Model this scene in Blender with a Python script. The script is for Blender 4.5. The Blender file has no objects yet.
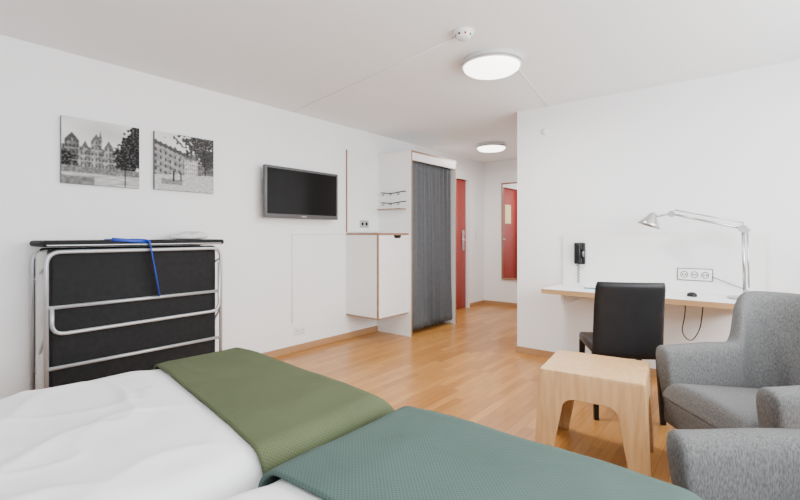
import bpy, bmesh, math, random
from mathutils import Vector, Matrix, noise
random.seed(3)
H=1.2; CX=3.7; CEIL=2.46

# ------------------------------------------------------------ materials
def mat(name,col,rough=0.5,metal=0.0,var=0.06,nscale=8.0,bump=0.0,bscale=60.0,emit=None,estr=0,spec=0.5):
    m=bpy.data.materials.new(name); m.use_nodes=True
    nt=m.node_tree; b=nt.nodes['Principled BSDF']
    b.inputs['Roughness'].default_value=rough; b.inputs['Metallic'].default_value=metal
    b.inputs['Specular IOR Level'].default_value=spec
    tc=nt.nodes.new('ShaderNodeTexCoord')
    n=nt.nodes.new('ShaderNodeTexNoise'); n.inputs['Scale'].default_value=nscale; n.inputs['Detail'].default_value=4
    nt.links.new(tc.outputs['Object'],n.inputs['Vector'])
    r=nt.nodes.new('ShaderNodeValToRGB')
    r.color_ramp.elements[0].position=0.3; r.color_ramp.elements[1].position=0.7
    r.color_ramp.elements[0].color=tuple(c*(1-var) for c in col)+(1,)
    r.color_ramp.elements[1].color=tuple(min(1,c*(1+var)) for c in col)+(1,)
    nt.links.new(n.outputs['Fac'],r.inputs['Fac']); nt.links.new(r.outputs['Color'],b.inputs['Base Color'])
    if bump>0:
        n2=nt.nodes.new('ShaderNodeTexNoise'); n2.inputs['Scale'].default_value=bscale; n2.inputs['Detail'].default_value=3
        nt.links.new(tc.outputs['Object'],n2.inputs['Vector'])
        bp=nt.nodes.new('ShaderNodeBump'); bp.inputs['Strength'].default_value=bump; bp.inputs['Distance'].default_value=0.01
        nt.links.new(n2.outputs['Fac'],bp.inputs['Height']); nt.links.new(bp.outputs['Normal'],b.inputs['Normal'])
    if emit:
        b.inputs['Emission Color'].default_value=emit+(1,); b.inputs['Emission Strength'].default_value=estr
    return m

def wood(name,c1,c2,scale=(1,12,12),rough=0.4):
    m=bpy.data.materials.new(name); m.use_nodes=True
    nt=m.node_tree; b=nt.nodes['Principled BSDF']; b.inputs['Roughness'].default_value=rough
    tc=nt.nodes.new('ShaderNodeTexCoord'); mp=nt.nodes.new('ShaderNodeMapping'); mp.inputs['Scale'].default_value=scale
    n=nt.nodes.new('ShaderNodeTexNoise'); n.inputs['Scale'].default_value=5; n.inputs['Detail'].default_value=6
    r=nt.nodes.new('ShaderNodeValToRGB'); r.color_ramp.elements[0].position=.3; r.color_ramp.elements[1].position=.7
    r.color_ramp.elements[0].color=c1+(1,); r.color_ramp.elements[1].color=c2+(1,)
    nt.links.new(tc.outputs['Object'],mp.inputs['Vector']); nt.links.new(mp.outputs['Vector'],n.inputs['Vector'])
    nt.links.new(n.outputs['Fac'],r.inputs['Fac']); nt.links.new(r.outputs['Color'],b.inputs['Base Color'])
    return m

def floor_mat():
    m=bpy.data.materials.new('parquet'); m.use_nodes=True
    nt=m.node_tree; b=nt.nodes['Principled BSDF']; b.inputs['Roughness'].default_value=.28; b.inputs['Specular IOR Level'].default_value=.4
    tc=nt.nodes.new('ShaderNodeTexCoord'); mp=nt.nodes.new('ShaderNodeMapping'); mp.inputs['Rotation'].default_value=(0,0,math.radians(90))
    nt.links.new(tc.outputs['Object'],mp.inputs['Vector'])
    br=nt.nodes.new('ShaderNodeTexBrick')
    br.inputs['Scale'].default_value=1; br.inputs['Brick Width'].default_value=.55; br.inputs['Row Height'].default_value=.066
    br.inputs['Mortar Size'].default_value=.0012; br.inputs['Mortar Smooth'].default_value=.3
    br.inputs['Color1'].default_value=(.40,.168,.036,1); br.inputs['Color2'].default_value=(.58,.28,.075,1); br.inputs['Mortar'].default_value=(.20,.085,.025,1)
    br.offset=.37; br.squash=.8; br.squash_frequency=3
    nt.links.new(mp.outputs['Vector'],br.inputs['Vector'])
    mp2=nt.nodes.new('ShaderNodeMapping'); mp2.inputs['Scale'].default_value=(18,1.2,1)
    nt.links.new(tc.outputs['Object'],mp2.inputs['Vector'])
    n=nt.nodes.new('ShaderNodeTexNoise'); n.inputs['Scale'].default_value=4; n.inputs['Detail'].default_value=6
    nt.links.new(mp2.outputs['Vector'],n.inputs['Vector'])
    r=nt.nodes.new('ShaderNodeValToRGB'); r.color_ramp.elements[0].position=.3; r.color_ramp.elements[1].position=.7
    r.color_ramp.elements[0].color=(.78,.74,.68,1); r.color_ramp.elements[1].color=(1,1,1,1)
    nt.links.new(n.outputs['Fac'],r.inputs['Fac'])
    mx=nt.nodes.new('ShaderNodeMixRGB'); mx.blend_type='MULTIPLY'; mx.inputs['Fac'].default_value=1
    nt.links.new(br.outputs['Color'],mx.inputs['Color1']); nt.links.new(r.outputs['Color'],mx.inputs['Color2'])
    nt.links.new(mx.outputs['Color'],b.inputs['Base Color'])
    return m

def weave(name,c1,c2,scale=1,rough=.85,bump=.2):
    m=bpy.data.materials.new(name); m.use_nodes=True
    nt=m.node_tree; b=nt.nodes['Principled BSDF']; b.inputs['Roughness'].default_value=rough
    b.inputs['Specular IOR Level'].default_value=.15
    tc=nt.nodes.new('ShaderNodeTexCoord')
    ck=nt.nodes.new('ShaderNodeTexChecker'); ck.inputs['Scale'].default_value=scale
    ck.inputs['Color1'].default_value=c1+(1,); ck.inputs['Color2'].default_value=c2+(1,)
    nt.links.new(tc.outputs['UV'],ck.inputs['Vector'])
    n=nt.nodes.new('ShaderNodeTexNoise'); n.inputs['Scale'].default_value=5; n.inputs['Detail'].default_value=4
    nt.links.new(tc.outputs['Object'],n.inputs['Vector'])
    mx=nt.nodes.new('ShaderNodeMixRGB'); mx.blend_type='OVERLAY'; mx.inputs['Fac'].default_value=.15
    nt.links.new(ck.outputs['Color'],mx.inputs['Color1']); nt.links.new(n.outputs['Fac'],mx.inputs['Color2'])
    nt.links.new(mx.outputs['Color'],b.inputs['Base Color'])
    bp=nt.nodes.new('ShaderNodeBump'); bp.inputs['Strength'].default_value=bump; bp.inputs['Distance'].default_value=.002
    nt.links.new(ck.outputs['Fac'],bp.inputs['Height']); nt.links.new(bp.outputs['Normal'],b.inputs['Normal'])
    return m

def heather(name,c1,c2):
    m=bpy.data.materials.new(name); m.use_nodes=True
    nt=m.node_tree; b=nt.nodes['Principled BSDF']; b.inputs['Roughness'].default_value=.9; b.inputs['Specular IOR Level'].default_value=.1
    tc=nt.nodes.new('ShaderNodeTexCoord'); mp=nt.nodes.new('ShaderNodeMapping'); mp.inputs['Scale'].default_value=(1,1,.3)
    n=nt.nodes.new('ShaderNodeTexNoise'); n.inputs['Scale'].default_value=240; n.inputs['Detail'].default_value=3
    nt.links.new(tc.outputs['Object'],mp.inputs['Vector']); nt.links.new(mp.outputs['Vector'],n.inputs['Vector'])
    r=nt.nodes.new('ShaderNodeValToRGB'); r.color_ramp.elements[0].position=.3; r.color_ramp.elements[1].position=.7
    r.color_ramp.elements[0].color=c1+(1,); r.color_ramp.elements[1].color=c2+(1,)
    nt.links.new(n.outputs['Fac'],r.inputs['Fac']); nt.links.new(r.outputs['Color'],b.inputs['Base Color'])
    bp=nt.nodes.new('ShaderNodeBump'); bp.inputs['Strength'].default_value=.2; bp.inputs['Distance'].default_value=.002
    nt.links.new(n.outputs['Fac'],bp.inputs['Height']); nt.links.new(bp.outputs['Normal'],b.inputs['Normal'])
    return m

def vcol_mat(name):
    m=bpy.data.materials.new(name); m.use_nodes=True
    nt=m.node_tree; b=nt.nodes['Principled BSDF']; b.inputs['Roughness'].default_value=.7; b.inputs['Specular IOR Level'].default_value=.1
    a=nt.nodes.new('ShaderNodeAttribute'); a.attribute_name='Col'
    nt.links.new(a.outputs['Color'],b.inputs['Base Color'])
    return m

M={}
M['wall']=mat('wall_paint',(.87,.87,.875),.7,var=.01,nscale=2,bump=.06,bscale=180)
M['ceil']=mat('ceiling_paint',(.87,.87,.875),.8,var=.01,nscale=2)
M['floor']=floor_mat()
M['base']=wood('baseboard_oak',(.36,.19,.085),(.46,.26,.13))
M['ply']=wood('ply_edge',(.24,.125,.06),(.36,.20,.105))
M['lam']=mat('white_laminate',(.84,.84,.83),.35,var=.01)
M['white']=mat('white_plastic',(.80,.80,.79),.4,var=.01)
M['black']=mat('black_plastic',(.008,.008,.009),.35,var=.1,spec=.3)
M['screen']=mat('tv_screen',(.003,.003,.0035),.14,var=.05,spec=.22)
M['bezel']=mat('tv_bezel',(.10,.10,.105),.45,var=.05,metal=.2,spec=.3)
M['metal']=mat('brushed_metal',(.55,.55,.56),.28,metal=1,var=.04)
M['tube']=mat('painted_tube',(.48,.50,.52),.35,metal=.5,var=.03)
M['red']=mat('red_door_paint',(.30,.016,.011),.35,var=.05)
M['curtain']=mat('curtain_fabric',(.125,.13,.14),.9,var=.08,nscale=20,bump=.2,bscale=200,spec=.1)
M['leather']=mat('black_leather',(.009,.009,.010),.42,var=.2,bump=.15,bscale=160,spec=.3)
M['birch']=wood('birch_ply',(.50,.285,.12),(.64,.40,.195),scale=(10,10,1),rough=.4)
M['birche']=wood('birch_edge',(.38,.21,.09),(.48,.29,.14),scale=(1,1,14))
M['cot']=mat('cot_canvas',(.014,.014,.015),.75,var=.2,nscale=30,bump=.2,bscale=300,spec=.2)
M['matt']=mat('mattress_ticking',(.66,.66,.65),.85,var=.04)
M['blue']=mat('blue_strap',(.008,.045,.40),.5,var=.1)
M['bluebook']=mat('teal_folder',(.04,.26,.38),.5,var=.05)
M['sheet']=mat('white_cotton',(.80,.805,.82),.9,var=.015,bump=.04,bscale=220,spec=.15)
M['blanket1']=weave('blanket_olive',(.070,.086,.042),(.092,.110,.058))
M['blanket2']=weave('blanket_teal',(.055,.088,.078),(.075,.114,.102))
M['arm']=heather('grey_heather_upholstery',(.088,.088,.089),(.190,.190,.190))
M['dark']=mat('dark_wood_leg',(.03,.022,.018),.4,var=.1)
M['glow']=mat('opal_glass',(.9,.9,.88),.3,emit=(1,.97,.90),estr=6.0,var=.01)
M['mirror']=mat('mirror_glass',(.9,.9,.9),.02,metal=1,var=.0)
M['pic']=vcol_mat('canvas_print')
M['yellow']=mat('sign_paper',(.75,.72,.35),.6)

# ------------------------------------------------------------ mesh builder
class MB:
    def __init__(s): s.bm=bmesh.new(); s.mats=[]; s.uv=s.bm.loops.layers.uv.new('UVMap')
    def mi(s,k):
        m=M[k]
        if m not in s.mats: s.mats.append(m)
        return s.mats.index(m)
    def take(s,bm2,k,smooth=False,fn=None):
        me=bpy.data.meshes.new('t'); 
        base=len(s.bm.faces)
        bm2.to_mesh(me); bm2.free(); s.bm.from_mesh(me); bpy.data.meshes.remove(me)
        s.bm.faces.ensure_lookup_table()
        for f in s.bm.faces[base:]:
            f.smooth=smooth
            kk=fn(f) if fn else k
            f.material_index=s.mi(kk)
    def box(s,a,b,k,bev=0.0,seg=2,mx=None,edge=None):
        bm=bmesh.new(); bmesh.ops.create_cube(bm,size=1)
        a=Vector(a);b=Vector(b); c=(a+b)/2; d=b-a
        for v in bm.verts: v.co=Vector((v.co.x*d.x+c.x,v.co.y*d.y+c.y,v.co.z*d.z+c.z))
        if bev>0: bmesh.ops.bevel(bm,geom=bm.edges[:],offset=bev,segments=seg,profile=.5,affect='EDGES')
        bm.normal_update()
        fn=None
        if edge:
            ax,ek=edge
            idx='xyz'.index(ax)
            def fn(f,idx=idx,ek=ek,k=k): return k if abs(f.normal[idx])>.9 else ek
        if mx is not None and fn is None: bmesh.ops.transform(bm,matrix=mx,verts=bm.verts)
        s.take(bm,k,bev>0 and seg>1,fn)
    def cyl(s,p0,p1,r0,k,r1=None,seg=20,smooth=True):
        r1=r0 if r1 is None else r1
        p0=Vector(p0);p1=Vector(p1);d=p1-p0
        bm=bmesh.new(); bmesh.ops.create_cone(bm,cap_ends=True,segments=seg,radius1=r0,radius2=r1,depth=d.length)
        q=d.to_track_quat('Z','Y').to_matrix().to_4x4()
        bmesh.ops.transform(bm,matrix=Matrix.Translation((p0+p1)/2)@q,verts=bm.verts)
        s.take(bm,k,smooth)
        s.bm.faces.ensure_lookup_table()
        for f in s.bm.faces[-(seg+2):]:
            if len(f.verts)>4: f.smooth=False
    def tube(s,pts,r,k,closed=False,seg=10,flat=None):
        pts=[Vector(p) for p in pts]; n=len(pts); bm=bmesh.new(); rings=[]
        up=None
        for i,p in enumerate(pts):
            if closed: t=(pts[(i+1)%n]-pts[i-1]).normalized()
            else: t=(pts[min(i+1,n-1)]-pts[max(i-1,0)]).normalized()
            if up is None:
                up=Vector((0,0,1)) if abs(t.z)<.9 else Vector((1,0,0))
            up=(up-t*up.dot(t)).normalized(); sd=t.cross(up)
            ra,rb=(r,r) if flat is None else flat
            rings.append([bm.verts.new(p+up*math.cos(2*math.pi*j/seg)*ra+sd*math.sin(2*math.pi*j/seg)*rb) for j in range(seg)])
        m=n if closed else n-1
        for i in range(m):
            A=rings[i];B=rings[(i+1)%n]
            for j in range(seg): bm.faces.new((A[j],A[(j+1)%seg],B[(j+1)%seg],B[j]))
        if not closed: bm.faces.new(rings[0][::-1]); bm.faces.new(rings[-1])
        bmesh.ops.recalc_face_normals(bm,faces=bm.faces)
        s.take(bm,k,True)
    def prism(s,outline,org,ua,va,depth,k,sidek=None,bev=0):
        org=Vector(org);ua=Vector(ua);va=Vector(va);depth=Vector(depth)
        bm=bmesh.new(); vs=[bm.verts.new(org+ua*u+va*v) for u,v in outline]
        f=bm.faces.new(vs); r=bmesh.ops.extrude_face_region(bm,geom=[f])
        bmesh.ops.translate(bm,vec=depth,verts=[g for g in r['geom'] if isinstance(g,bmesh.types.BMVert)])
        bmesh.ops.recalc_face_normals(bm,faces=bm.faces)
        if bev>0: bmesh.ops.bevel(bm,geom=bm.edges[:],offset=bev,segments=2,profile=.5,affect='EDGES')
        bm.normal_update(); dn=depth.normalized()
        fn=(lambda f:k if abs(f.normal.dot(dn))>.9 else sidek) if sidek else None
        s.take(bm,k,False,fn)
    def lathe(s,prof,c,k,seg=40,axis='z',mats=None):
        bm=bmesh.new(); rings=[]
        c=Vector(c)
        def P(r,h,a):
            x,y=r*math.cos(a),r*math.sin(a)
            v={'z':(x,y,h),'x':(h,x,y),'y':(x,h,y)}[axis]
            return c+Vector(v)
        for r,h in prof: rings.append([bm.verts.new(P(max(r,1e-4),h,2*math.pi*j/seg)) for j in range(seg)])
        for i in range(len(rings)-1):
            for j in range(seg): bm.faces.new((rings[i][j],rings[i][(j+1)%seg],rings[i+1][(j+1)%seg],rings[i+1][j]))
        bmesh.ops.recalc_face_normals(bm,faces=bm.faces)
        s.take(bm,k,True)
    def surf(s,fn,nu,nv,k,uvscale=1.0,uvfn=None,flip=False):
        bm=s.bm; g=[[bm.verts.new(fn(i/nu,j/nv)) for j in range(nv+1)] for i in range(nu+1)]
        mi=s.mi(k)
        for i in range(nu):
            for j in range(nv):
                vs=[g[i][j],g[i+1][j],g[i+1][j+1],g[i][j+1]]; uvs=[(i,j),(i+1,j),(i+1,j+1),(i,j+1)]
                if flip: vs=vs[::-1];uvs=uvs[::-1]
                f=bm.faces.new(vs); f.smooth=True; f.material_index=mi
                for l,(a,b) in zip(f.loops,uvs):
                    l[s.uv].uv=uvfn(a/nu,b/nv) if uvfn else (a/nu*uvscale,b/nv*uvscale)
        return g
    def done(s,name,loc=(0,0,0),rot=0,parent=None,subsurf=0,solid=0,bevel=0):
        me=bpy.data.meshes.new(name); s.bm.normal_update(); s.bm.to_mesh(me); s.bm.free()
        for m in s.mats: me.materials.append(m)
        o=bpy.data.objects.new(name,me); bpy.context.scene.collection.objects.link(o)
        o.location=loc; o.rotation_euler=(0,0,rot)
        if parent: o.parent=parent
        if solid:
            md=o.modifiers.new('solid','SOLIDIFY'); md.thickness=solid; md.offset=-1
        if bevel:
            md=o.modifiers.new('bevel','BEVEL'); md.width=bevel; md.segments=2; md.limit_method='ANGLE'
        if subsurf:
            md=o.modifiers.new('sub','SUBSURF'); md.levels=subsurf; md.render_levels=subsurf
        return o

def empty(name,loc=(0,0,0),rot=0):
    o=bpy.data.objects.new(name,None); bpy.context.scene.collection.objects.link(o)
    o.location=loc; o.rotation_euler=(0,0,rot); return o

def fillet(pts,r,n=6,closed=False):
    pts=[Vector(p) for p in pts]; out=[]; N=len(pts)
    for i,p in enumerate(pts):
        if not closed and i in(0,N-1): out.append(p); continue
        a=pts[i-1];b=pts[(i+1)%N]; da=(a-p);db=(b-p)
        rr=min(r,da.length*.49,db.length*.49)
        A=p+da.normalized()*rr;B=p+db.normalized()*rr
        for j in range(n+1):
            t=j/n; out.append(A*(1-t)**2+p*2*t*(1-t)+B*t*t)
    return out

def sstep(a,b,x):
    t=max(0,min(1,(x-a)/(b-a))); return t*t*(3-2*t)

# ------------------------------------------------------------ room shell
YB=-.95; XR=4.95; YD=4.28; XC=1.80; YE=6.95
def simple(name,boxes,k,**kw):
    b=MB()
    for a,c in boxes: b.box(a,c,k)
    return b.done(name,**kw)
simple('floor',[((-.12,YB-.12,-.1),(XR+.12,YE+.12,0))],'floor')
simple('ceiling',[((-.12,YB-.12,CEIL),(XR+.12,YE+.12,CEIL+.1))],'ceil')
DY0,DY1,DH=5.5,6.36,2.1
simple('wall_left',[((-.12,YB,0),(0,DY0,CEIL)),((-.12,DY1,0),(0,YE,CEIL)),((-.12,DY0,DH),(0,DY1,CEIL))],'wall')
simple('wall_desk',[((XC,YD,0),(XR,YD+.12,CEIL))],'wall')
simple('wall_corridor',[((XC,YD+.12,0),(XC+.12,YE,CEIL))],'wall')
simple('wall_end',[((-.12,YE,0),(XC+.12,YE+.12,CEIL))],'wall')
simple('wall_back',[((-.12,YB-.12,0),(XR+.12,YB,CEIL))],'wall')
WY0,WY1,WZ0,WZ1=-.3,3.7,.85,2.25
simple('wall_right',[((XR,YB,0),(XR+.12,WY0,CEIL)),((XR,WY1,0),(XR+.12,YD+.12,CEIL)),((XR,WY0,0),(XR+.12,WY1,WZ0)),((XR,WY0,WZ1),(XR+.12,WY1,CEIL))],'wall')
b=MB()
b.box((XR+.02,WY0,WZ0),(XR+.08,WY1,WZ0+.06),'white'); b.box((XR+.02,WY0,WZ1-.06),(XR+.08,WY1,WZ1),'white')
for y in (WY0,WY0+1.31,WY0+2.64,WY1-.06): b.box((XR+.02,y,WZ0+.06),(XR+.08,y+.06,WZ1-.06),'white')
b.box((XR-.05,WY0-.05,WZ0-.03),(XR+.02,WY1+.05,WZ0),'white')
b.done('window_1')

bh=.065
b=MB(); b.box((0,YB,0),(.014,4.138,bh),'base'); b.done('baseboard_left')
b=MB(); b.box((0,5.16,0),(.014,DY0-.07,bh),'base'); b.box((0,DY1+.07,0),(.014,YE,bh),'base'); b.done('baseboard_corridor')
b=MB(); b.box((XC-.014,YD-.014,0),(XR,YD,bh),'base'); b.done('baseboard_desk')
b=MB(); b.box((XC-.014,YD,0),(XC,YE,bh),'base'); b.done('baseboard_corridor_right')
b=MB(); b.box((.014,YE-.014,0),(XC-.014,YE,bh),'base'); b.done('baseboard_end')
b=MB()
b.box((-.1,DY0-.06,0),(.018,DY0,DH+.06),'white');b.box((-.1,DY1,0),(.018,DY1+.06,DH+.06),'white');b.box((-.1,DY0,DH),(.018,DY1,DH+.06),'white')
b.done('trim_door')
b=MB()
b.box((-.06,DY0+.004,.008),(-.02,DY1-.004,DH-.004),'red',.002)
b.box((-.02,DY1-.12,.95),(-.012,DY1-.06,1.28),'metal',.003)
b.cyl((-.015,DY1-.09,1.12),(.035,DY1-.09,1.12),.009,'metal'); b.tube([(.035,DY1-.085,1.12),(.038,DY1-.16,1.12),(.036,DY1-.21,1.12)],.009,'metal')
b.cyl((-.015,DY1-.09,1.22),(.0,DY1-.09,1.22),.022,'metal')
b.box((-.02,DY0+.3,1.42),(-.016,DY0+.55,1.78),'yellow')
b.done('door_1')

b=MB(); mx0,mx1,mz0,mz1=.34,.70,.45,2.08
for a,c in [((mx0,YE-.03,mz0),(mx0+.022,YE,mz1)),((mx1-.022,YE-.03,mz0),(mx1,YE,mz1)),((mx0+.022,YE-.03,mz0),(mx1-.022,YE,mz0+.022)),((mx0+.022,YE-.03,mz1-.022),(mx1-.022,YE,mz1))]:
    b.box(a,c,'ply',.002)
b.box((mx0+.02,YE-.014,mz0+.02),(mx1-.02,YE-.002,mz1-.02),'mirror')
b.done('wall_mirror')
b=MB(); b.box((0,6.60,1.13),(.012,6.68,1.29),'white',.003); b.box((.012,6.612,1.14),(.018,6.668,1.205),'white',.003); b.box((.012,6.612,1.215),(.018,6.668,1.28),'white',.003); b.done('light_switch')

# ------------------------------------------------------------ lamps, detectors
def ceiling_lamp(x,y,r):
    b=MB()
    b.lathe([(0,CEIL),(r*.93,CEIL),(r*.93,CEIL-.03),(r,CEIL-.035),(r,CEIL-.05),(r*.93,CEIL-.052),(r*.9,CEIL-.045)],(x,y,0),'white',seg=56)
    b.lathe([(r*.92,CEIL-.05),(r*.9,CEIL-.068),(r*.8,CEIL-.083),(r*.5,CEIL-.094),(0,CEIL-.098)],(x,y,0),'glow',seg=56)
    b.lathe([(r*1.003,CEIL-.034),(r*1.012,CEIL-.04),(r*1.003,CEIL-.05)],(x,y,0),'metal',seg=56)
    return b.done('ceiling_lamp')
ceiling_lamp(2.22,2.89,.215); ceiling_lamp(.84,5.58,.205)
b=MB()
b.lathe([(0,CEIL),(.064,CEIL),(.066,CEIL-.014),(.05,CEIL-.018),(.048,CEIL-.034),(.035,CEIL-.045),(0,CEIL-.046)],(2.29,2.38,0),'white',seg=32)
for i in range(8):
    a=i*math.pi/4
    b.box((-.006,.044,CEIL-.033),(.006,.0505,CEIL-.021),'red' if i%2 else 'black',mx=Matrix.Translation((2.29,2.38,0))@Matrix.Rotation(a,4,'Z'))
b.done('smoke_detector')
b=MB(); b.tube([(2.23,2.41,CEIL-.003),(1.2,2.61,CEIL-.003),(0.005,2.83,CEIL-.003)],.0032,'ceil',seg=6); b.done('ceiling_cable')
b=MB(); b.tube([(2.30,3.15,CEIL-.003),(2.22,3.7,CEIL-.003),(2.12,YD-.004,CEIL-.004)],.0026,'ceil',seg=6); b.done('ceiling_cable')
b=MB(); b.lathe([(0,0),(.033,0),(.033,-.012),(.024,-.02),(0,-.022)],(2.09,YD,2.215),'white',seg=28,axis='y'); b.done('wall_sensor')

# ------------------------------------------------------------ pictures (vertex-painted canvases)
def nz(u,v,s,o=0): return noise.noise(Vector((u*s,v*s,o)))
def pic1(u,v):
    g=.62+.18*nz(u,v,3,1)
    prof=.58+.02*nz(u,0,30)
    for c,w,h in [(.12,.09,.78),(.28,.05,.68),(.42,.07,.80),(.47,.02,.86),(.58,.06,.72),(.70,.05,.66)]:
        d=abs(u-c)/w
        if d<1: prof=max(prof,h-.12*d)
    if .0<u<.80 and v<prof and v>.25:
        sh=.55 if (u*7+.3*nz(u,v,3))%1<.4 else 1.0
        g=(.24+.22*nz(u,v,22))*sh
        if prof-v<.08: g=.10+.08*nz(u,v,40)
        elif (u*22)%1<.38 and (v*11)%1<.55: g=.06
        elif (v*11)%1>.9: g=.34
        if u<.20: g*=.6
    for cx,cy,r,o in [(.88,.50,.22,3),(.92,.74,.16,5),(.80,.38,.14,7),(.03,.38,.13,9),(.97,.92,.12,4)]:
        dd=math.hypot(u-cx,(v-cy))/r+.6*nz(u,v,20,o)
        if dd<1: g=.012+.18*max(0,nz(u,v,40,o))
    if v<.27:
        g=.40+.22*nz(u,v*5,7)
        if v>.17: g=.09+.32*abs(nz(u,v,25))
        if v<.12 and u<.4: g=.16+.1*nz(u,v,20)
    if abs(u-.80)<.006 and v<.55: g=.02
    return g
def pic2(u,v):
    g=.68+.12*nz(u,v,2,4)
    top=.86-.36*u+.01*math.sin(u*80)
    if u<.52 and v<top and v>.24+.10*u:
        g=.24+.18*nz(u,v,16)
        if top-v<.06: g=.07
        elif (u*13)%1<.42 and ((v+.36*u)*9)%1<.55: g=.06
        elif ((v+.36*u)*9)%1>.9: g=.36
    if .48<u<.74 and v<.60+.10*(1-abs(u-.61)/.13) and v>.28:
        g=.46+.18*nz(u,v,20)
        if v>.57: g=.14
        elif (u*28)%1<.4 and (v*13)%1<.5: g=.12
    if .70<u and .26<v<.50: g=.06+.3*abs(nz(u,v,25))
    dd=math.hypot((u-.80)*.8,(v-.92))/.36+1.0*nz(u,v,18,8)
    if dd<.85: g=.03+.35*max(0,nz(u,v,50,3))
    dd=math.hypot(u-.90,v-.62)/.17+.8*nz(u,v,18,2)
    if dd<1: g=.03+.1*abs(nz(u,v,40))
    if abs(u-.86+.05*v)<.008 and v<.8: g=.02
    if v<.26+.06*u:
        g=.44+.25*nz(u*2,v*7,9)
        if .10<u<.45 and .10<v<.2: g*=.45
    if abs(u-.30)<.015 and .16<v<.34: g=.02
    if abs(u-.42)<.012 and .18<v<.33: g=.02
    return g
def picture(y0,y1,z0,z1,fn):
    b=MB(); t=.028
    b.box((.001,y0,z0),(t,y1,z1),'bezel',.002,1)
    nu,nv=170,160
    cl=b.bm.verts.layers.float_color.new('Col')
    g=b.surf(lambda a,c:Vector((t+.0012,y0+.001+(y1-y0-.002)*a,z0+.001+(z1-z0-.002)*c)),nu,nv,'pic')
    V=[[max(.008,fn(i/nu,j/nv)) for j in range(nv+1)] for i in range(nu+1)]
    for i in range(nu+1):
        for j in range(nv+1):
            s=0;w=0
            for di in(-1,0,1):
                for dj in(-1,0,1):
                    ii,jj=i+di,j+dj
                    if 0<=ii<=nu and 0<=jj<=nv: s+=V[ii][jj];w+=1
            c=s/w; g[i][j][cl]=(c,c,c,1)
    return b.done('canvas_picture')
picture(.897,1.386,1.555,2.015,pic1)
picture(1.495,1.98,1.56,2.02,pic2)

# ------------------------------------------------------------ TV
b=MB(); ty0,ty1,tz0,tz1=2.43,3.36,1.365,1.865
b.box((.085,ty0,tz0),(.125,ty1,tz1),'bezel',.006)
b.box((.06,ty0+.12,tz0+.08),(.09,ty1-.12,tz1-.08),'black',.01)
b.box((.124,ty0+.025,tz0+.04),(.1265,ty1-.025,tz1-.025),'screen',.001,1)
b.box((0,2.78,1.5),(.02,2.98,1.74),'black',.003); b.box((.02,2.84,1.56),(.062,2.92,1.68),'black',.003)
b.box((.125,2.86,tz0+.015),(.127,2.92,tz0+.025),'metal')
b.done('television')
b=MB(); b.box((.0005,2.828,.30),(.012,2.846,1.204),'white',.002); b.done('cable_conduit')
b=MB(); b.box((.0005,2.828,1.205),(.012,3.598,1.22),'white',.002); b.done('cable_conduit')
b=MB(); b.box((0,2.86,.17),(.012,3.0,.255),'white',.003)
for y in (2.895,2.965): b.cyl((.012,y,.212),(.014,y,.212),.022,'white'); b.cyl((.0135,y-.008,.212),(.0145,y-.008,.212),.004,'black'); b.cyl((.0135,y+.008,.212),(.0145,y+.008,.212),.004,'black')
b.done('wall_socket')

# ------------------------------------------------------------ wardrobe unit with minibar cabinet
root=empty('wardrobe')
def part(b,name,**k): return b.done(name,parent=root,**k)
b=MB(); b.box((0.001,4.14,0),(.54,4.165,2.205),'lam',edge=('y','ply')); part(b,'side_panel')
b=MB(); b.box((0.001,5.125,0),(.54,5.15,2.205),'lam',edge=('y','ply')); part(b,'end_panel')
b=MB(); b.box((0.001,4.165,2.18),(.54,5.125,2.204),'lam',edge=('z','ply')); b.box((.515,4.165,2.09),(.54,5.125,2.18),'lam'); b.tube([(.49,4.166,2.10),(.49,5.124,2.10)],.012,'metal'); part(b,'top_pelmet')
b=MB(); b.box((.001,3.60,1.235),(.026,4.14,2.19),'lam',edge=('x','ply')); part(b,'back_panel')
b=MB(); c0,c1,cz0,cz1,cx=3.60,4.139,.275,1.222,.50
b.box((.001,c0,cz0),(cx-.02,c0+.018,cz1-.018),'lam',edge=('y','ply'))
b.box((.001,c1-.018,cz0),(cx-.02,c1,cz1-.018),'lam')
b.box((.001,c0-.004,cz1-.022),(cx+.004,c1,cz1),'lam',edge=('z','ply'))
b.box((.001,c0+.018,cz0),(cx-.02,c1-.018,cz0+.018),'lam',edge=('z','ply'))
b.box((.001,c0-.0015,cz0),(cx,c0+.0,cz0+.014),'ply')
b.box((.001,c0+.018,cz0+.018),(.012,c1-.018,cz1-.018),'black')
b.box((.30,c0+.02,cz1-.12),(.31,c1-.02,cz1-.02),'black')
part(b,'cabinet_carcass')
b=MB(); W=c1-c0
zz=cz1-.024; nC=.62*W
out=[(0.0,cz0),(W,cz0),(W,zz),(nC+.07,zz),(nC+.055,zz-.035),(nC-.055,zz-.035),(nC-.07,zz),(0,zz)]
b.prism([(u,v) for u,v in out],(cx-.019,c0,0),(0,1,0),(0,0,1),(.019,0,0),'lam',sidek='ply')
b.box((cx-.0185,c0-.001,cz0-.0),(cx+.0006,c0+.014,zz),'ply'); b.box((cx-.0185,c0,cz0),(cx+.0006,c1,cz0+.012),'ply')
part(b,'cabinet_door')
b=MB()
for z in (1.72,1.60):
    b.tube(fillet([(.10,4.139,z),(.10,4.10,z),(.28,4.09,z-.02),(.46,4.10,z),(.46,4.139,z)],.03),.006,'black',seg=8)
    for x in (.16,.28,.40): b.tube(fillet([(x,4.095,z-.012),(x,4.07,z-.05),(x,4.05,z-.02)],.02),.004,'black',seg=6)
b.box((.10,4.03,1.50),(.46,4.139,1.516),'lam',edge=('z','ply'))
part(b,'hook_rails')
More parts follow.
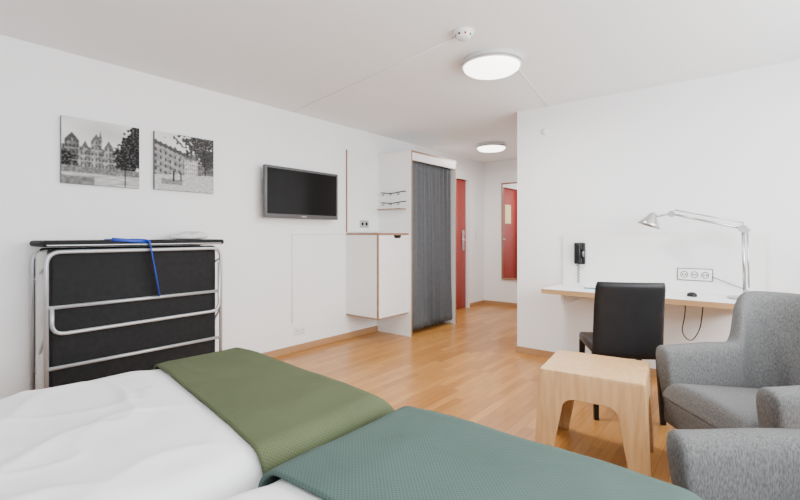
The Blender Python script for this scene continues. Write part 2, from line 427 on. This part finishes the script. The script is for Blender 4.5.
b=MB(); b.box((.026,3.80,1.29),(.037,3.95,1.375),'metal',.003); b.cyl((.037,3.84,1.333),(.039,3.84,1.333),.02,'black'); b.cyl((.037,3.91,1.333),(.039,3.91,1.333),.02,'black'); part(b,'socket_plate')

b=MB()
ya,yb=4.185,5.11
def cur(a,c):
    y=ya+(yb-ya)*a; z=.06+2.02*c
    w=.018+.018*(1-c)
    x=.497+w*math.sin(a*2*math.pi*11+.8*math.sin(c*3+a*9))+.010*math.sin(a*37)
    y+=.014*math.cos(a*2*math.pi*11)*(1-c)
    return Vector((x-.006,min(max(y,ya-.015),yb+.01),z))
b.surf(cur,260,24,'curtain'); b.done('closet_curtain',parent=root,solid=.003)

# ------------------------------------------------------------ folding cot
cot=empty('folding_cot')
b=MB()
y0,y1=.73,1.90; ztop=1.165
b.box((.215,y0+.045,.10),(.30,y1-.045,ztop-.05),'cot',.02,3)
b.box((.04,y0+.045,.10),(.075,y1-.045,ztop-.05),'cot',.015,3)
b.box((.078,y0+.01,.16),(.212,y1-.03,ztop-.06),'matt',.05,4)
b.box((.03,y0-.005,ztop-.040),(.335,y1+.01,ztop),'cot',.018,3)
b.box((.335,y0+.02,ztop-.034),(.34,y1-.02,ztop-.026),'tube',.002)
fx=.325
b.tube(fillet([(fx,y0+.02,.07),(fx,y0+.02,ztop-.07),(fx,y1-.02,ztop-.07),(fx,y1-.02,.07)],.08),.013,'tube')
b.tube(fillet([(.05,y0+.01,.07),(.05,y0+.01,ztop-.07),(.05,y1-.01,ztop-.07),(.05,y1-.01,.07)],.08),.013,'tube')
b.tube([(fx,y0+.02,.75),(fx,y1-.02,.75)],.012,'tube')
b.tube(fillet([(fx+.012,y0+.045,.75),(fx+.012,y0+.045,.585),(fx+.012,y1-.04,.595),(fx+.012,y1-.04,.98)],.07),.012,'tube')
b.tube([(fx,y0+.02,.375),(fx,y1-.02,.375)],.012,'tube')
b.tube([(fx,y0+.02,.12),(fx,y1-.02,.12)],.012,'tube')
for y in (y0+.02,y1-.02):
    b.tube([(.05,y,.12),(fx,y,.12)],.012,'tube'); b.tube([(.05,y,.9),(fx,y,1.02)],.008,'tube')
    b.tube([(.05,y,.30),(fx,y,.62)],.008,'tube')
    for x in (.06,fx-.01):
        b.cyl((x,y-.012,.035),(x,y+.012,.035),.035,'black'); b.cyl((x,y,.035),(x,y,.10),.008,'metal')
b.done('frame_and_mattress',parent=cot)
b=MB()
b.tube(fillet([(.20,1.10,ztop+.004),(.30,1.26,ztop+.006),(.350,1.33,ztop+.002),(.352,1.36,1.0),(.350,1.40,.76)],.03),.003,'blue',seg=8,flat=(.004,.022))
b.tube(fillet([(.33,1.10,ztop+.006),(.343,1.22,ztop-.005),(.345,1.34,ztop-.012)],.03),.003,'blue',seg=8,flat=(.012,.004))
b.done('blue_strap',parent=cot)
b=MB()
def cl(a,c):
    an=a*2*math.pi
    r=[0,.85,1,.95,.6,0][min(5,int(c*5+1e-6))]; hz=[0,0,.3,.8,1,1.02][min(5,int(c*5+1e-6))]
    y=1.69+.155*r*math.cos(an); x=.19+.085*r*math.sin(an)
    z=ztop+.0005+.052*hz*(1+.8*noise.noise(Vector((x*12,y*14,1))))
    return Vector((x,y,z))
b.surf(cl,28,5,'matt'); b.done('folded_cloth',subsurf=1)

# ------------------------------------------------------------ beds
BT=.58
def bed(x0,x1,yb,ye,ysplit,bk,seed,ang=0,drop_l=.28):
    root=empty('single_bed')
    b=MB()
    b.box((x0+.04,yb,.16),(x1-.04,ye-.06,.30),'dark',.01)
    b.box((x0+.03,yb,.30),(x1-.03,ye-.05,.51),'matt',.04,3)
    for x in (x0+.12,x1-.12):
        for y in (yb+.12,ye-.16): b.cyl((x,y,0),(x,y,.16),.025,'dark')
    b.done('mattress_base',parent=root)
    def prof(s,L,drop,r):
        def one(t):
            if t<r*math.pi/2: a=t/r; return r*math.sin(a), r*(1-math.cos(a))
            return r, r+(t-r*math.pi/2)
        if s<r: h,d=one(r-s); return r-h,d
        if s>L-r: h,d=one(s-(L-r)); return L-r+h,d
        return s,0
    def cloth(ya,yb2,off,r,dropS,dropF,amp,kk,nu,nv,foot,wr,edge=0,uvs=1,inset=0):
        W=x1-x0-2*inset
        b=MB()
        LU=W+2*dropS; LV=(yb2-ya)+(dropF if foot else 0)
        def f(a,c):
            su=-dropS+a*LU; x,dx=prof(su,W,dropS,r)
            sv=c*LV
            L=(yb2-ya)
            if foot:
                if sv>L-r:
                    t=sv-(L-r)
                    if t<r*math.pi/2: y=L-r+r*math.sin(t/r); dy=r*(1-math.cos(t/r))
                    else: y=L; dy=r+(t-r*math.pi/2)
                else: y=sv;dy=0
            else: y=sv;dy=0
            X=x0+inset+x; 
            skew=math.tan(ang)*(X-(x0+x1)/2) if not foot else math.tan(ang)*(X-(x0+x1)/2)*(1-c)
            Y=ya+y+skew
            d=math.hypot(dx,dy) if (dx<r and dy<r) else max(dx,dy)
            z=BT+off-d
            cr=min(1,min(x,W-x)/.25)
            z+=.012*cr
            p=Vector((X*2.2,Y*2.2,seed))
            n1=noise.noise(p); n2=noise.noise(Vector((X*5+2*n1,Y*3,seed+5)))
            ridge=1-abs(noise.noise(Vector((X*2.2+Y*2.6,Y*2.2-X*1.8,seed+2))))*3.2
            ridge2=1-abs(noise.noise(Vector((X*4.5-Y*3.0,Y*2.2+X*1.8,seed+17))))*4
            press=1.0
            if not foot:
                press=1-sstep(ysplit+skew-.12,ysplit+skew+.0,Y)
            z+=(amp*(n1+.35*n2)+wr*max(0,ridge)**2+wr*.5*max(0,ridge2)**3)*(press if not foot else 1)
            if not foot: z+=.012*press
            if d>r:
                k=min(1,(d-r)/.15)*.014
                if dx>=dy: X+=(-1 if su<W/2 else 1)*abs(k*math.sin(Y*22+seed))
                else: Y+=abs(k*math.sin(X*18+seed))
            if edge and c<.06: z-=edge*(1-c/.06)**2
            return Vector((X,Y,max(z,.12)))
        b.surf(f,nu,nv,kk,uvfn=lambda a,c:(a*LU*uvs,c*LV*uvs))
        return b.done('duvet' if kk=='sheet' else 'blanket',parent=root,solid=.012)
    cloth(yb+.45,ysplit+.10,-.002,.11,.24,0,.011,'sheet',150,150,False,.012,inset=.012)
    cloth(ysplit,ye,.016,.09,.27,.34,.005,bk,150,110,True,.002,edge=.003,uvs=170)
    b=MB()
    def pil(sgn):
        def f(a,c):
            u=a*2-1;v=c*2-1
            h=.07*max(0,(1-abs(u)**3))**.5*max(0,(1-abs(v)**3))**.5
            return Vector(((x0+x1)/2+u*.33,yb+.27+v*.22,BT+.075+sgn*h))
        return f
    b.surf(pil(1),24,18,'sheet'); b.surf(pil(-1),24,18,'sheet',flip=True)
    b.done('pillow',parent=root)
    return root
bed(3.7-2.25,2.655,YB+.02,1.335,.81,'blanket1',1.3,ang=math.radians(-9))
bed(2.672,3.64,YB+.02,1.30,.675,'blanket2',6.1,ang=0)

# ------------------------------------------------------------ desk
desk=empty('wall_desk_table')
b=MB()
b.box((2.27,3.71,.70),(3.73,YD-.025,.74),'lam',edge=('z','birche'))
b.box((2.27,YD-.025,.66),(3.76,YD-.001,1.195),'lam',edge=('y','birche'))
b.box((2.40,3.82,.60),(2.42,YD-.025,.70),'lam'); b.box((3.58,3.82,.60),(3.60,YD-.025,.70),'lam')
b.done('top_and_backboard',parent=desk)
b=MB(); yp=YD-.026
b.box((3.20,yp-.008,.832),(3.44,yp,.932),'bezel',.004)
b.box((3.206,yp-.014,.838),(3.434,yp-.001,.926),'white',.004)
for i,x in enumerate((3.25,3.32,3.39)):
    b.cyl((x,yp-.014,.882),(x,yp-.016,.882),.026,'bezel',seg=24)
    b.cyl((x,yp-.0155,.882),(x,yp-.017,.882),.020,'white' ,seg=24)
    b.cyl((x-.009,yp-.0155,.882),(x-.009,yp-.0185,.882),.006,'black'); b.cyl((x+.009,yp-.0155,.882),(x+.009,yp-.0185,.882),.006,'black')
b.done('socket_strip',parent=desk)
b=MB(); px=2.43
b.box((px-.05,yp-.03,.93),(px+.05,yp,1.13),'black',.012,3)
b.box((px-.038,yp-.065,1.065),(px+.03,yp-.03,1.13),'black',.012,3); b.box((px-.038,yp-.065,.935),(px+.03,yp-.03,.99),'black',.012,3)
b.box((px-.03,yp-.075,.95),(px+.02,yp-.048,1.12),'black',.009,3)
b.box((px+.022,yp-.032,1.0),(px+.044,yp-.0295,1.05),'metal',.001)
b.tube([(px-.01+math.cos(i*.9)*.009,yp-.02+math.sin(i*.9)*.009,.93-i*.0042) for i in range(42)],.0035,'black',seg=6)
b.done('wall_telephone')
b=MB(); b.box((2.55,3.95,.7405),(2.78,4.12,.752),'bluebook',.002); b.box((2.553,3.95,.752),(2.777,4.118,.756),'lam'); b.done('blue_folder')
b=MB(); b.lathe([(0,.741),(.032,.741),(.034,.75),(.028,.764),(.012,.772),(0,.773)],(3.33,3.95,0),'black',seg=28); b.done('desk_puck')
b=MB(); b.tube(fillet([(3.27,4.12,.70),(3.27,4.12,.58),(3.24,4.14,.42),(3.30,4.2,.34),(3.36,4.22,.45),(3.38,4.23,.66)],.08,8),.004,'black',seg=8); b.done('power_cable',parent=desk)

# desk lamp (balanced arm)
b=MB(); lx,ly=3.64,4.03
b.lathe([(0,.741),(.10,.741),(.105,.747),(.10,.755),(.02,.76),(.012,.80),(0,.80)],(lx,ly,0),'metal',seg=40)
A=Vector((lx,ly,.76)); E=Vector((lx-.01,ly,1.245)); K=Vector((3.19,ly-.01,1.365)); Hh=Vector((3.06,ly-.02,1.335))
b.cyl(A,E,.010,'metal'); b.tube([A+Vector((.024,0,.06)),E+Vector((.026,0,-.02))],.006,'metal',seg=8)
b.cyl(E+Vector((0,-.02,0)),E+Vector((0,.02,0)),.028,'metal'); b.cyl(E+Vector((.024,-.012,-.02)),E+Vector((.024,.012,-.02)),.014,'metal')
E2=E+Vector((.04,0,-.01))
b.tube([E2,K],.009,'metal',seg=10); b.tube([E+Vector((0,0,.045)),K+Vector((.02,0,.03))],.005,'metal',seg=8); b.tube([E,E+Vector((0,0,.045))],.005,'metal',seg=8)
b.cyl(K+Vector((0,-.018,0)),K+Vector((0,.018,0)),.024,'metal')
b.tube([K,Hh+Vector((0,0,.01))],.008,'metal',seg=10)
bm=bmesh.new()
prof=[(.0,.055),(.018,.055),(.026,.045),(.038,.02),(.066,-.02),(.086,-.055),(.084,-.055),(.062,-.02),(.03,.018),(0,.04)]
seg=32; rings=[[bm.verts.new((max(r,1e-4)*math.cos(2*math.pi*j/seg),max(r,1e-4)*math.sin(2*math.pi*j/seg),h)) for j in range(seg)] for r,h in prof]
for i in range(len(rings)-1):
    for j in range(seg): bm.faces.new((rings[i][j],rings[i][(j+1)%seg],rings[i+1][(j+1)%seg],rings[i+1][j]))
bmesh.ops.transform(bm,matrix=Matrix.Translation(Hh+Vector((-.01,0,-.01)))@Matrix.Rotation(math.radians(20),4,'Y'),verts=bm.verts)
bmesh.ops.recalc_face_normals(bm,faces=bm.faces)
b.take(bm,'metal',True)
b.tube(fillet([(lx+.05,ly+.03,.745),(lx+.06,ly+.1,.76),(lx+.02,ly+.2,.78),(3.44,YD-.045,.87)],.05,6),.003,'black',seg=6)
b.done('desk_lamp')

# ------------------------------------------------------------ chair (local: faces +Y, back at y=0)
b=MB(); w=.215
b.box((-w,.0,.41),(w,.44,.475),'leather',.022,4)
def backf(sgn):
    def f(a,c):
        u=a*2-1; z=.40+.50*c
        x=u*(w-.006*c)*1.0
        y=-.012-.06*c*c+ .018*(u*u) + sgn*.019*(max(0,1-abs(u)**10))**.5*(max(0,1-abs(c*2-1)**14))**.5
        if c>.9: x*=1-.05*((c-.9)/.1)**2
        return Vector((x,y,z))
    return f
b.surf(backf(-1),30,30,'leather'); b.surf(backf(1),30,30,'leather',flip=True)
for sx in (-1,1):
    bm=bmesh.new()
    for yb_,yt in ((-.03,.02),(.43,.41)):
        X0=sx*(w-.02)
        v=[]
        for (cx_,cy_,z,h) in ((X0+sx*.004,yb_,0,.014),(X0,yt,.42,.019)):
            v.append([bm.verts.new((cx_+dx*h,cy_+dy*h,z)) for dx,dy in((-1,-1),(1,-1),(1,1),(-1,1))])
        for j in range(4): bm.faces.new((v[0][j],v[0][(j+1)%4],v[1][(j+1)%4],v[1][j]))
        bm.faces.new(v[0][::-1]); bm.faces.new(v[1])
    bmesh.ops.recalc_face_normals(bm,faces=bm.faces); b.take(bm,'leather')
b.done('desk_chair',loc=(3.055,3.16,0),rot=math.radians(28))

# ------------------------------------------------------------ plywood stool / side table
b=MB(); hw,hd,zt=.25,.225,.487; th=.022; spl=.022
b.box((-hw,-hd,zt-th),(hw,hd,zt),'birch',.010,4,edge=None)
def archp(W,splay):
    lw=.105; out=[(-W-splay,0),(-W-splay+lw*.8,0)]
    x1_=-W+lw+.01; 
    for i in range(9):
        t=i/8*math.pi/2; out.append((x1_+.06*(1-math.cos(t)), zt-.14-.06+.06*math.sin(t)))
    for i in range(9):
        t=math.pi/2*(1-i/8); out.append((-x1_-.06*(1-math.cos(t)), zt-.14-.06+.06*math.sin(t)))
    out+=[(W+splay-lw*.8,0),(W+splay,0),(W,zt-.012),(-W,zt-.012)]
    return out
for sgn in (-1,1):
    va=Vector((0,-sgn*spl/zt,1))
    b.prism(archp(hw,spl),(0,sgn*(hd+spl)-(th if sgn>0 else 0),0),(1,0,0),va,(0,th,0),'birch',sidek='birche')
    va=Vector((-sgn*spl/zt,0,1))
    b.prism(archp(hd-.004,spl),(sgn*(hw+spl)-(th if sgn>0 else 0),0,0),(0,1,0),va,(th,0,0),'birch',sidek='birche')
b.done('plywood_stool',loc=(3.015,2.575,0),rot=math.radians(7),bevel=.004)

# ------------------------------------------------------------ armchairs (local: faces -Y)
def armchair(loc,rot):
    b=MB()
    WF,WB,YF,YK=.325,.325,-.36,.25
    path=fillet([(-WF,YF,0),(-WF-.005,0,0),(-WB,YK,0),(WB,YK,0),(WF+.005,0,0),(WF,YF,0)],.12,8)
    L=[0]
    for i in range(1,len(path)): L.append(L[-1]+(path[i]-path[i-1]).length)
    N=72
    def at(t):
        s=t*L[-1]
        for i in range(1,len(path)):
            if s<=L[i]+1e-9:
                k=(s-L[i-1])/max(1e-9,L[i]-L[i-1]); return path[i-1].lerp(path[i],k)
        return path[-1]
    P=[at(i/N) for i in range(N+1)]
    bm=bmesh.new(); rings=[]
    for i,p in enumerate(P):
        tg=(P[min(i+1,N)]-P[max(i-1,0)]).normalized(); nrm=Vector((tg.y,-tg.x,0))
        c=Vector((0,-.05,0))
        if nrm.dot(p-c)<0: nrm=-nrm
        yy=p.y
        rise=sstep(.03,.18,yy)
        top=.600+.015*sstep(YF,-.05,yy)+.27*rise
        bot=.20
        th=.048+.012*(1-rise)
        lean=.13*rise+.02*(1-rise)
        ring=[]
        for (o,hf) in ((.7,0),(.9,.33),(1.0,.7),(1.0,.93),(.55,1.0),(-.55,1.0),(-1,.93),(-.9,.7),(-.8,.33),(-.6,0)):
            z=bot+(top-bot)*hf
            off=o*th+lean*max(0,(z-.25))/.6*(1.0)
            q=p+nrm*off
            if i<6 or i>N-6: q.y+= .05*(1-hf)*(1-min(i,N-i)/6)
            ring.append(bm.verts.new((q.x,q.y,z)))
        rings.append(ring)
    n=len(rings[0])
    for i in range(N):
        for j in range(n): bm.faces.new((rings[i][j],rings[i][(j+1)%n],rings[i+1][(j+1)%n],rings[i+1][j]))
    for R in (rings[0],rings[-1]):
        cen=sum((v.co for v in R),Vector())/n
        inner=[bm.verts.new(cen+(v.co-cen)*.72+Vector((0,-.014,0))) for v in R]
        for j in range(n): bm.faces.new((R[j],R[(j+1)%n],inner[(j+1)%n],inner[j]))
        bm.faces.new(inner)
    bmesh.ops.recalc_face_normals(bm,faces=bm.faces)
    b.take(bm,'arm',True)
    def seat(a,c):
        u=a*2-1;
        y=YF-.03+(YK-.02-YF)*c
        hwid=(WF-.045)
        e=max(0,1-abs(u)**8)**.5
        fr=math.sqrt(max(0,1-(1-min(1,c/.09))**2))
        z=.43-.045*c+.025*(1-u*u)
        z=.35+(z-.35)*fr*(.55+.45*e)
        return Vector((u*hwid,y,z))
    b.surf(seat,30,30,'arm')
    b.box((-WF+.045,YF-.028,.21),(WF-.045,YK-.02,.365),'arm',.025,4)
    for sx in(-1,1):
        b.cyl((sx*.27,YF+.07,0),(sx*.25,YF+.09,.22),.012,'dark',r1=.02,seg=14)
        b.cyl((sx*.25,YK+.02,0),(sx*.23,YK-.03,.22),.012,'dark',r1=.02,seg=14)
    return b.done('armchair',loc=loc,rot=rot,subsurf=1)
armchair((3.79,2.735,0),math.radians(-50))
armchair((3.99,1.49,0),math.radians(-57))

# ------------------------------------------------------------ lights
def area(name,loc,rot,sx,sy,power,col=(1,1,1),shape='RECTANGLE'):
    l=bpy.data.lights.new(name,'AREA'); l.shape=shape; l.size=sx
    if shape=='RECTANGLE': l.size_y=sy
    l.energy=power; l.color=col
    o=bpy.data.objects.new(name,l); bpy.context.scene.collection.objects.link(o); o.location=loc; o.rotation_euler=rot; return o
area('window_daylight',(XR+.015,(WY0+WY1)/2,(WZ0+WZ1)/2),(0,math.radians(90),0),1.3,3.9,215,(.95,.98,1))
area('ceiling_lamp_light',(2.22,2.89,CEIL-.105),(0,0,0),.38,.38,40,(1,.98,.95),'DISK')
area('corridor_lamp_light',(.84,5.58,CEIL-.105),(0,0,0),.36,.36,32,(1,.97,.94),'DISK')
w=bpy.data.worlds.new('world'); bpy.context.scene.world=w; w.use_nodes=True
nt=w.node_tree; bg=nt.nodes['Background']
sky=nt.nodes.new('ShaderNodeTexSky'); sky.sky_type='HOSEK_WILKIE'; sky.turbidity=6; sky.sun_direction=(-.5,-.3,.6)
nt.links.new(sky.outputs['Color'],bg.inputs['Color']); bg.inputs['Strength'].default_value=1.2

# ------------------------------------------------------------ camera
cam=bpy.data.cameras.new('camera'); co=bpy.data.objects.new('camera',cam); bpy.context.scene.collection.objects.link(co)
cam.sensor_width=36; cam.lens=36*442/800; cam.shift_y=-15/800; cam.clip_start=.02
co.location=(CX,0,H); co.rotation_euler=(math.radians(90),0,math.radians(38.8))
bpy.context.scene.camera=co
